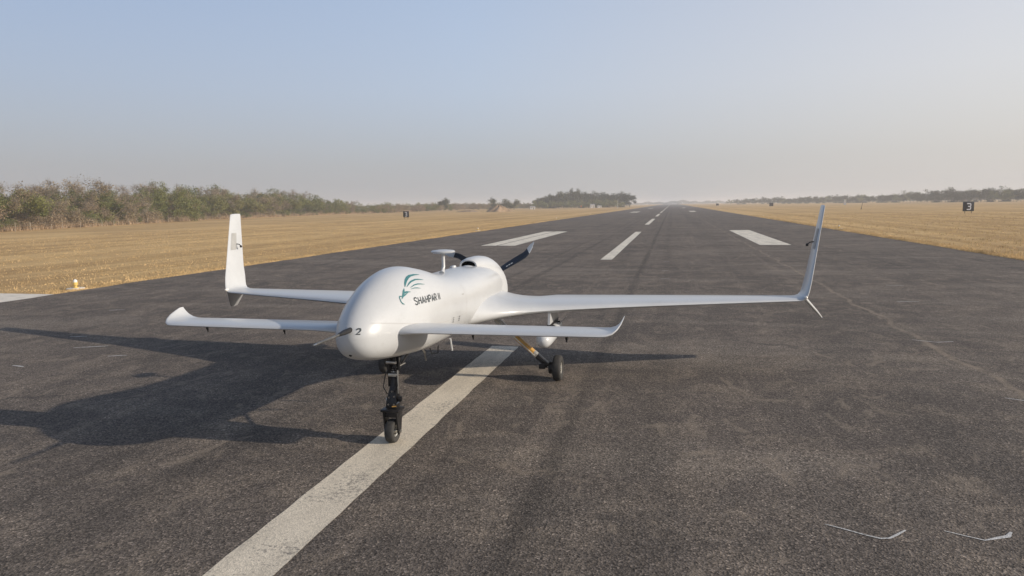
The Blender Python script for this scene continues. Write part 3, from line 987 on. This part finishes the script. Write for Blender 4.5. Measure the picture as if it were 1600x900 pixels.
edge_light(-18.55, 17.95, 'yellow runway light on a round base beside the concrete strip')
edge_light(-18.7, 65.3, 'small runway light on the left edge level with the wide painted bars')
edge_light(13.9, 63.2, 'small runway light on the right edge behind the tall winglet')
for yy in (113, 161, 209):
    edge_light(-18.7, yy, 'distant runway light along the left edge', False)
    edge_light(13.9, yy, 'distant runway light along the right edge', False)


def board(x, y, w, h, label, digit=True, zb=.35):
    e = empty('distance_sign', (x, y, -.03))
    tag(e, label, 'sign', 'black distance boards beside the runway')
    bevel(MB().box((0, 0, zb + h / 2), (w, .28, h)).build('sign_box', M['signblack'], e, 40), .03)
    for s in (-1, 1):
        MB().tube([(s * w * .3, 0, 0), (s * w * .3, 0, zb + .02)], .04, 8).build('leg', M['signblack'], e, 40)
    if digit:
        mb = MB()
        for st in GLY['3']:
            v, f = ribbon([(-.19 * w + a * .38 * w, zb + h * .19 + b * h * .62) for a, b in st], .115 * w)
            mb.add([(p[0], -.146, p[1]) for p in v], f)
        mesh('numeral', mb.v, mb.f, M['signwhite'], e)
    return e


board(-55.0, 137.0, 1.25, 1.30, 'black board with a white numeral 3 in the grass left of the runway')
board(46.5, 124.5, 1.55, 1.50, 'black board with a white numeral 3 in the grass right of the runway')
board(44.5, 335, 1.7, 1.5, 'small dark distant board on the right grass near the horizon', False)
board(29, 470, 1.7, 1.3, 'tiny dark board at the far right edge of the runway', False)

# posts, poles and a heap on the horizon
e = empty('marker_pillar', (88.9, 393.5, -.03)); tag(e, 'pale marker pillar standing far off on the right grass', 'pillar')
MB().rings([[(sx * .55, sy * .4, 0) for sx, sy in ((-1, -1), (1, -1), (1, 1), (-1, 1))], [(sx * .5, sy * .36, 2.9) for sx, sy in ((-1, -1), (1, -1), (1, 1), (-1, 1))]]).build('shaft', M['hut'], e, 30)
MB().box((0, 0, 3.0), (1.2, .9, .2)).build('cap', M['post'], e, 30)
e = empty('wooden_post', (47.8, 194, -.03)); tag(e, 'thin leaning wooden post on the right grass', 'post')
MB().tube([(0, 0, 0), (.10, 0, .9), (.28, .05, 1.75)], [.08, .07, .05], 8).build('pole', M['bark'], e, 40)
MB().tube([(.06, 0, .5), (-.25, 0, .02)], .04, 6).build('prop_stick', M['bark'], e, 40)
e = empty('orange_marker', (-53, 407, -.03)); tag(e, 'small orange marker flag on the left grass far away', 'marker')
MB().tube([(0, 0, 0), (0, 0, 1.9)], .07, 8).build('pole', M['post'], e, 40)
mesh('flag', [(0, 0, 1.0), (.9, .1, 1.05), (1.0, -.05, 1.85), (0, 0, 1.9), (0, .04, 1.0), (.9, .14, 1.05), (1.0, -.01, 1.85), (0, .04, 1.9)], [(0, 1, 2, 3), (7, 6, 5, 4), (0, 4, 5, 1), (1, 5, 6, 2), (2, 6, 7, 3), (3, 7, 4, 0)], M['orange'], e)


def hut(x, y, w, d, h, label):
    e = empty('field_hut', (x, y, -.03), .3)
    tag(e, label, 'hut')
    MB().box((0, 0, h * .38), (w, d, h * .76)).build('wall', M['hut'], e, 30)
    MB().rings([[(-w * .56, -d * .58, h * .76), (w * .56, -d * .58, h * .76), (w * .56, d * .58, h * .76), (-w * .56, d * .58, h * .76)], [(-w * .52, -.05, h), (w * .52, -.05, h), (w * .52, .05, h), (-w * .52, .05, h)]]).build('roof', M['hutroof'], e, 30)
    MB().box((w * .15, -d * .5 - .01, h * .30), (w * .18, .04, h * .58)).build('door', M['bark'], e, 30)
    MB().box((-w * .25, -d * .5 - .01, h * .45), (w * .15, .04, h * .22)).build('window', M['hole'], e, 30)


hut(-84, 417, 3.2, 2.6, 1.9, 'small white hut beyond the earth heap')
hut(-53, 470, 2.8, 2.4, 2.7, 'small white hut under the dark tree clump')
hut(-47.5, 463, 2.6, 2.2, 1.7, 'low grey hut beside the small white hut under the dark tree clump')
e = empty('lamp_pole', (-27.4, 360, -.03)); tag(e, 'thin pale pole at the left edge of the far runway', 'pole')
MB().tube([(0, 0, 0), (0, 0, 4.6)], [.10, .06], 8).build('shaft', M['hut'], e, 40)
MB().tube([(0, 0, 4.55), (.8, 0, 4.75)], [.05, .05], 6).build('arm', M['hut'], e, 40)


def heap(x, y, rx, ry, h, label, seed):
    r = np.random.default_rng(seed)
    n, m_ = 44, 18
    vs, fs = [], []
    ph = r.uniform(0, 6, 12)
    for i in range(m_ + 1):
        q = i / m_
        for k in range(n):
            a = 2 * math.pi * k / n
            lump = 1 + .16 * math.sin(3 * a + ph[0]) + .10 * math.sin(5 * a + ph[1]) + .06 * math.sin(9 * a + ph[2] + q * 4)
            z = h * (1 - q ** 1.5) * (1 + .2 * math.sin(2 * a + ph[3]) * q + .12 * math.sin(7 * a + ph[4] + 5 * q))
            vs.append((rx * q * lump * math.cos(a), ry * q * lump * math.sin(a), max(0, z) + r.uniform(-.05, .05) - (.1 if i == m_ else 0)))
    for i in range(m_):
        for k in range(n):
            fs.append((i * n + k, i * n + (k + 1) % n, (i + 1) * n + (k + 1) % n, (i + 1) * n + k))
    o = mesh('earth_heap', vs, fs, M['earth'], None, 179)
    o.location = (x, y, -.03)
    tag(o, label, 'earth heap')


heap(-71, 280, 5.6, 5, 2.6, 'large bare earth heap on the left grass', 3)
heap(-87, 290, 5.0, 4, .8, 'low dark spread of earth left of the large heap', 5)

# ------------------------------------------------------------------ grass tufts and brush
def blades(name, xy, hmin, hmax, w, mat, label, cat, lean=.5, per=1):
    n = len(xy)
    xy = np.asarray(xy)
    h = rng.uniform(hmin, hmax, n)
    a = rng.uniform(0, 2 * np.pi, n)
    ln = rng.uniform(0, lean, n) * h
    b = rng.uniform(0, 2 * np.pi, n)
    ww = w * rng.uniform(.5, 1.4, n)
    p = np.c_[xy, np.full(n, -.03)]
    d = np.c_[np.cos(a) * ww, np.sin(a) * ww, np.zeros(n)]
    t = p + np.c_[np.cos(b) * ln, np.sin(b) * ln, h]
    V = np.stack([p - d, p + d, t], 1)
    o = quads_mesh(name, V, 3, mat)
    tag(o, label, cat, kind='stuff')
    return o


def clump_xy(cx, cy, n, s):
    return np.c_[np.repeat(cx, n) + rng.normal(0, s, len(cx) * n), np.repeat(cy, n) + rng.normal(0, s, len(cy) * n)]


# left verge: dense ragged fringe at the pavement edge, thinning inland
u = rng.uniform(0, 1, 5200)
cy = 13 + 80 * u ** 1.6
cx = RL - .02 - rng.exponential(.35, 5200)
k_ = (cy < 14.8) | (cy > 16.75) | (cx < -40)
e1 = clump_xy(cx[k_], cy[k_], 6, .06)
u = rng.uniform(0, 1, 11000)
cy = 13 + 95 * u ** 1.4
cx = RL - .3 - rng.uniform(0, 1, 11000) ** 1.3 * 45
k_ = (cy < 14.6) | (cy > 16.9)
e2 = clump_xy(cx[k_], cy[k_], 7, .22)
blades('verge_grass', np.r_[e1, e2], .02, .075, .012, M['straw'], 'dry straw grass along the left edge of the runway', 'grass')
u = rng.uniform(0, 1, 4200)
cy = 26 + 90 * u ** 1.5
cx = RR + .02 + rng.exponential(.25, 4200)
e1 = clump_xy(cx, cy, 7, .06)
u = rng.uniform(0, 1, 8000)
cy = 26 + 110 * u ** 1.4
cx = RR + .3 + rng.uniform(0, 1, 8000) ** 1.3 * 50
e2 = clump_xy(cx, cy, 7, .10)
blades('verge_grass', np.r_[e1, e2], .04, .14, .014, M['straw'], 'dry straw grass along the right edge of the runway', 'grass')


def tree_line(y):
    """x of the front of the wood on the left"""
    return np.interp(y, [20, 40, 80, 110, 165, 280, 420, 700], [-72, -78, -92, -103, -124, -139, -150, -150])


yy = 50 + 330 * rng.uniform(0, 1, 9000) ** 1.2
xx = tree_line(yy) - rng.exponential(2.2, 9000) + .5
bx = clump_xy(xx, yy, 5, .25)
blades('dry_brush', bx, .35, 1.25, .035, M['brush'], 'tall dry brush along the foot of the wood', 'brush', .45)

# fence along the wood
fen = empty('wire_fence', (-92 + 1.6, 80, -.03))
tag(fen, 'thin post and wire fence along the foot of the wood', 'fence')
fy = 52.0
fp = []
while fy < 240:
    fx = float(tree_line(fy)) + 1.8
    fp.append((fx, fy, random.uniform(.85, 1.35)))
    fy += random.uniform(3.0, 6.5)
for fx, fy, h in fp:
    MB().tube([(fx, fy, 0), (fx + random.uniform(-.08, .08), fy, h)], [.06, .05], 6).build('post', M['post'], fen, 40, (-90.4, 80, 0))
for hz in (.35, .7, 1.0):
    MB().tube([(a, b, hz) for a, b, _ in fp], .012, 4).build('wire', M['wire'], fen, 40, (-90.4, 80, 0))


# ------------------------------------------------------------------ trees
def grow(seed, H, spread, depth=4, trunk=.28, nmain=4, r0=.16, up=.55):
    r = np.random.default_rng(seed)
    seg, tips = [], []

    def br(p, d, L, rad, lv):
        steps = 3
        q = p
        for i in range(steps):
            d = d + r.normal(0, .16, 3) + np.array([0, 0, .03])
            d /= np.linalg.norm(d)
            nq = q + d * L / steps
            seg.append((q, nq, rad * (1 - .22 * i), rad * (1 - .22 * (i + 1))))
            q = nq
            if lv >= 2: tips.append((q.copy(), lv))
        if lv >= depth:
            return
        for _ in range(r.integers(2, 4)):
            nd = d + r.normal(0, .62, 3)
            nd[2] = nd[2] * .75 + .12
            nd /= np.linalg.norm(nd)
            br(q, nd, L * r.uniform(.55, .82), rad * .5, lv + 1)

    base = np.array([0., 0., 0.])
    d = np.array([r.normal(0, .08), r.normal(0, .08), 1.])
    top = base + d * H * trunk
    seg.append((base, top, r0, r0 * .8))
    for i in range(nmain):
        a = 2 * np.pi * (i + r.uniform(-.3, .3)) / nmain
        nd = np.array([np.cos(a) * spread, np.sin(a) * spread, up + r.uniform(-.1, .25)])
        nd /= np.linalg.norm(nd)
        br(top, nd, H * r.uniform(.26, .36), r0 * .55, 1)
    tp = np.array([t for t, _ in tips])
    hmax = tp[:, 2].max()
    sc = H / hmax
    seg = [(a * sc, b * sc, x, y) for a, b, x, y in seg]
    return seg, tp * sc


def limb_mesh(seg):
    V = []
    for a, b, x, y in seg:
        t = (b - a) / (np.linalg.norm(b - a) + 1e-9)
        u = np.cross(t, [0.31, .2, .93]); u /= np.linalg.norm(u) + 1e-9
        w = np.cross(t, u)
        ring = []
        for k in range(4):
            an = k * np.pi / 2
            ring.append((a + (u * np.cos(an) + w * np.sin(an)) * x, b + (u * np.cos(an) + w * np.sin(an)) * y))
        for k in range(4):
            V.append((ring[k][0], ring[(k + 1) % 4][0], ring[(k + 1) % 4][1], ring[k][1]))
    return np.array(V)


def leaf_polys(tips, seed, per, spread, size):
    r = np.random.default_rng(seed)
    n = len(tips) * per
    c = np.repeat(tips, per, 0) + r.normal(0, spread, (n, 3)) * np.array([1, 1, .6])
    c[:, 2] = np.maximum(c[:, 2], .15)
    a = r.normal(0, 1, (n, 3)); a /= np.linalg.norm(a, axis=1)[:, None]
    b = np.cross(a, r.normal(0, 1, (n, 3))); b /= np.linalg.norm(b, axis=1)[:, None]
    s = size * r.uniform(.45, 1.3, n)[:, None]
    return np.stack([c - a * s, c + b * s * .5, c + a * s, c - b * s * .5], 1)


def twig_polys(tips, seed, per, length, w):
    r = np.random.default_rng(seed)
    n = len(tips) * per
    p = np.repeat(tips, per, 0)
    d = r.normal(0, 1, (n, 3)); d[:, 2] = np.abs(d[:, 2]) * .8 + .1
    d /= np.linalg.norm(d, axis=1)[:, None]
    L = length * r.uniform(.4, 1.2, n)[:, None]
    s = np.cross(d, r.normal(0, 1, (n, 3))); s /= np.linalg.norm(s, axis=1)[:, None]
    return np.stack([p - s * w, p + s * w, p + d * L + s * w * .3, p + d * L - s * w * .3], 1)


KIND = {}


def make_kind(key, seed, H, spread, leafmat, barkmat, per, lsp, lsz, depth=4, trunk=.25, nmain=4, twigs=0, r0=.13, up=.55):
    seg, tips = grow(seed, H, spread, depth, trunk, nmain, r0, up)
    t = quads_mesh('trunk', np.concatenate([limb_mesh(seg), twig_polys(tips, seed + 5, twigs, .9, .014)]) if twigs else limb_mesh(seg), 4, M[barkmat])
    c = quads_mesh('crown', leaf_polys(tips, seed + 1, per, lsp, lsz), 4, M[leafmat]) if per else None
    KIND[key] = (t.data, c.data if c else None, tips)
    for o in (t, c):
        if o: bpy.data.objects.remove(o)


make_kind('olive_a', 11, 7.0, .95, 'leaf_green', 'bark', 20, .38, .13, twigs=1)
make_kind('olive_b', 12, 6.4, 1.15, 'leaf_green', 'bark', 20, .40, .13, trunk=.18, twigs=1)
make_kind('olive_c', 13, 5.6, 1.2, 'leaf_green', 'bark', 20, .38, .13, trunk=.12, nmain=5, twigs=1)
make_kind('dry_a', 21, 7.0, .8, 'leaf_brown', 'bark', 5, .45, .14, twigs=4)
make_kind('dry_b', 22, 6.6, 1.0, 'leaf_brown', 'bark', 5, .48, .14, trunk=.15, twigs=4)
make_kind('dry_c', 23, 5.4, 1.15, 'leaf_brown', 'bark', 6, .42, .15, trunk=.1, nmain=5, twigs=4)
make_kind('bare_a', 31, 7.6, .7, 'leaf_brown', 'bark', 1, .4, .12, twigs=6, trunk=.3)
make_kind('bare_b', 32, 6.8, .9, 'leaf_brown', 'palebark', 1, .4, .12, twigs=5, trunk=.36)
make_kind('bush_a', 41, 2.8, 1.5, 'leaf_brown', 'bark', 8, .34, .15, depth=3, trunk=.06, nmain=6, twigs=4, r0=.06)
make_kind('bush_b', 42, 3.2, 1.5, 'leaf_green', 'bark', 11, .36, .15, depth=3, trunk=.06, nmain=6, r0=.06, twigs=1)
make_kind('tall_a', 51, 12.5, .55, 'leaf_dark', 'bark', 10, .75, .34, trunk=.25, r0=.25, up=.8)
make_kind('tall_b', 52, 11.0, .8, 'leaf_dark', 'bark', 10, .8, .34, trunk=.2, r0=.25)
make_kind('tall_c', 53, 10.0, 1.1, 'leaf_dark', 'bark', 10, .8, .34, trunk=.12, nmain=5, r0=.25)


def plant(name, key, x, y, s, label, cat, group, rz=None, sz=None):
    t, c, _ = KIND[key]
    e = bpy.data.objects.new(name, None)
    e.location = (x, y, -.05)
    e.rotation_euler = (0, 0, random.uniform(0, 6.28) if rz is None else rz)
    e.scale = (s, s, sz or s * random.uniform(.92, 1.08))
    COL.objects.link(e)
    tag(e, label, cat, group)
    a = bpy.data.objects.new('trunk', t); a.parent = e; COL.objects.link(a)
    if c:
        b = bpy.data.objects.new('crown', c); b.parent = e; COL.objects.link(b)
    return e


LAB = {'olive': 'olive green thorn tree', 'dry': 'brown half-leafless tree', 'bare': 'tall leafless tree'}
ROW = ['in front row of left wood', 'inside left wood', 'at back of left wood']
PART = [(92, 'by the picture edge'), (128, 'left of tall winglet'), (170, 'behind tall winglet'), (225, 'right of tall winglet'), (999, 'at its far end')]
r = np.random.default_rng(99)


def wood_tree(x, y, s, keys, row):
    k = keys[r.integers(len(keys))]
    kind = k.split('_')[0]
    nm = {'olive': 'thorn_tree', 'dry': 'dry_tree', 'bare': 'leafless_tree'}[kind]
    where = next(t for lim, t in PART if y < lim)
    lab = LAB[kind] + ' ' + ROW[row] + ', ' + where
    plant(nm, k, x, y, s, lab, 'tree', lab)


y = 38.0
while y < 310:
    x = float(tree_line(y)) - 2.5
    f = np.interp(y, [56, 120, 170, 285], [.22, .42, .85, .80])
    for row in range(3):
        green = r.uniform() < f
        keys = ['olive_a', 'olive_b', 'olive_c'] if green else ['dry_a', 'dry_b', 'dry_c', 'dry_a', 'bare_a']
        h = np.interp(y, [56, 110, 150, 210, 250, 285, 310], [1.04, 1.14, 1.32, 1.38, 1.22, .95, .7])
        wood_tree(x - row * 4.5 + r.uniform(-1.6, 1.6), y + r.uniform(-1.5, 1.5) + row * 1.5, h * (.90 + .13 * math.sin(y * .19) + .09 * math.sin(y * .47 + 1)) * (r.uniform(.50, .92) if row == 0 else r.uniform(.78, 1.1)), keys, row)
    y += np.interp(y, [56, 285], [3.6, 5.8])
plant('leafless_tree', 'bare_b', -107.5, 122, .62, 'small pale-barked tree standing in front of the wood', 'tree', None)
for y_, s_, lb in ((78, 1.12, 'crooked leafless tree topping the wood at its near end'), (93, 1.08, 'leafless tree topping the wood left of the tall winglet'),
                   (150, 1.25, 'leafless tree topping the wood behind the tall winglet'), (232, 1.38, 'tallest leafless tree at the far end of the left wood')):
    plant('leafless_tree', 'bare_a', float(tree_line(y_)) - 8, y_, s_, lb, 'tree', None)
# undergrowth at the front of the wood
y = 54.0
while y < 330:
    x = float(tree_line(y)) - .6 + r.uniform(-1.2, .6)
    k = 'bush_a' if r.uniform() < .66 else 'bush_b'
    lab = ('brown' if k == 'bush_a' else 'green') + ' scrubby bush at the foot of the left wood, ' + next(t for lim, t in PART if y < lim)
    plant('scrub_bush', k, x, y, r.uniform(.5, .95), lab, 'bush', lab)
    y += np.interp(y, [54, 330], [3.2, 6.0])

# low scrub that carries the wood on towards the earth heap
for i in range(95):
    q = i / 94
    px = 560 + 300 * q
    Y = np.interp(q, [0, .5, 1], [300, 430, 560]) + r.uniform(-30, 45)
    X = (px - 1050) / 1066.0 * Y * 1.0 * .995 - r.uniform(-3, 3)
    k = ['bush_a', 'bush_b', 'dry_c', 'bush_a', 'olive_c'][r.integers(5)]
    s = r.uniform(1.0, 1.7) if k.startswith('bush') else r.uniform(.55, .85)
    lab = ('green' if k in ('bush_b', 'olive_c') else 'brown') + ' hazy scrub bush ' + ('left of the slim lone tree' if px < 665 else 'between the slim lone tree and the earth heap' if px < 755 else 'behind or right of the earth heap')
    plant('scrub_bush', k, X, Y, s, lab, 'bush', lab)
plant('slim_tree', 'tall_a', -124, 365, .62, 'slim dark tree standing alone above the low scrub', 'tree', None)
plant('dark_tree', 'tall_c', -101, 400, .78, 'broad dark tree just behind the earth heap', 'tree', None)
plant('dark_tree', 'tall_b', -94, 410, .60, 'smaller dark tree right behind the earth heap', 'tree', None)

# dark clump beyond the left grass
for i in range(38):
    q = r.uniform()
    px = 842 + 145 * (i / 37)
    Y = 500 + r.uniform(-5, 60)
    X = (px - 1050) / 1066.0 * Y
    k = ['tall_a', 'tall_b', 'tall_c', 'tall_b'][r.integers(4)]
    plant('dark_tree', k, X, Y, r.uniform(.80, 1.12) * float(np.interp(px, [842, 880, 900, 950, 987], [.74, .98, 1.08, .98, .78])), 'tall dark green tree in the clump left of the far runway', 'tree', 'dark tree clump left of the runway')
for i in range(20):
    px = 845 + 125 * (i / 19)
    Y = 488 + r.uniform(-4, 6)
    plant('scrub_bush', 'bush_b', (px - 1050) / 1066.0 * Y, Y, r.uniform(1.1, 1.9), 'pale bush at the foot of the dark tree clump', 'bush', 'bushes under the dark clump')

# wood along the right horizon
for i in range(120):
    px = 1135 + 520 * (i / 119)
    Y = np.interp(px, [1135, 1300, 1420, 1600, 1655], [760, 640, 480, 400, 390]) + r.uniform(0, 45)
    X = (px - 1050) / 1066.0 * Y * 1.0
    hs = np.interp(px, [1135, 1240, 1330, 1430, 1500, 1600], [.62, .66, .70, .80, .82, .80])
    k = ['tall_c', 'tall_b', 'tall_c', 'olive_b'][r.integers(4)]
    if k == 'olive_b': hs *= 1.4
    plant('hazy_tree', k, X, Y, hs * r.uniform(.72, 1.08), *(lambda t: (t, 'tree', t))('hazy tree of the right horizon wood, ' + ('left of the tall winglet' if px < 1285 else 'between the winglet and the pale pillar' if px < 1322 else 'between the pale pillar and the numeral board' if px < 1495 else 'behind the right numeral board' if px < 1530 else 'right of the numeral board')))

# the far woods that close the horizon, one mass
fv = []
rr = np.random.default_rng(5)
for (x0, x1, y0, y1, n, h) in ((-900, 900, 1750, 1900, 30000, 9.0), (-560, -150, 640, 760, 15000, 5.0), (140, 900, 900, 1010, 14000, 8.0)):
    cx = rr.uniform(x0, x1, n); cy = rr.uniform(y0, y1, n)
    prof = .55 + .25 * np.sin(cx * .021 + 1) + .18 * np.sin(cx * .073) + .14 * np.sin(cx * .21 + 2)
    z = rr.uniform(0, 1, n) ** .8 * h * np.clip(prof, .3, 1.1)
    c = np.c_[cx, cy, z]
    a = rr.normal(0, 1, (n, 3)); a /= np.linalg.norm(a, axis=1)[:, None]
    b = np.cross(a, rr.normal(0, 1, (n, 3))); b /= np.linalg.norm(b, axis=1)[:, None]
    s = rr.uniform(.5, 1.3, n)[:, None]
    fv.append(np.stack([c - a * s, c + b * s, c + a * s, c - b * s], 1))
tag(quads_mesh('far_woodland', np.concatenate(fv), 4, M['leaf_dark']), 'far-off woodland along the horizon fading into haze', 'woodland', kind='stuff')

# ------------------------------------------------------------------ haze
hz = NT('haze_air')
for n_ in list(hz.t.nodes):
    if n_ != hz.out: hz.t.nodes.remove(n_)
pv = hz.t.nodes.new('ShaderNodeVolumePrincipled')
pv.inputs['Color'].default_value = (.93, .93, .95, 1)
pv.inputs['Density'].default_value = .0006
pv.inputs['Anisotropy'].default_value = .1
hz.t.links.new(pv.outputs[0], hz.out.inputs['Volume'])
hb = MB().box((0, 2200, 7.0), (7800, 5400, 18.0)).build('haze', hz.m, None, None)
tag(hb, 'thin pale haze lying over the airfield', 'haze', kind='stuff')

scene.render.resolution_x = 1024
scene.render.resolution_y = 576
scene.cycles.volume_bounces = 1
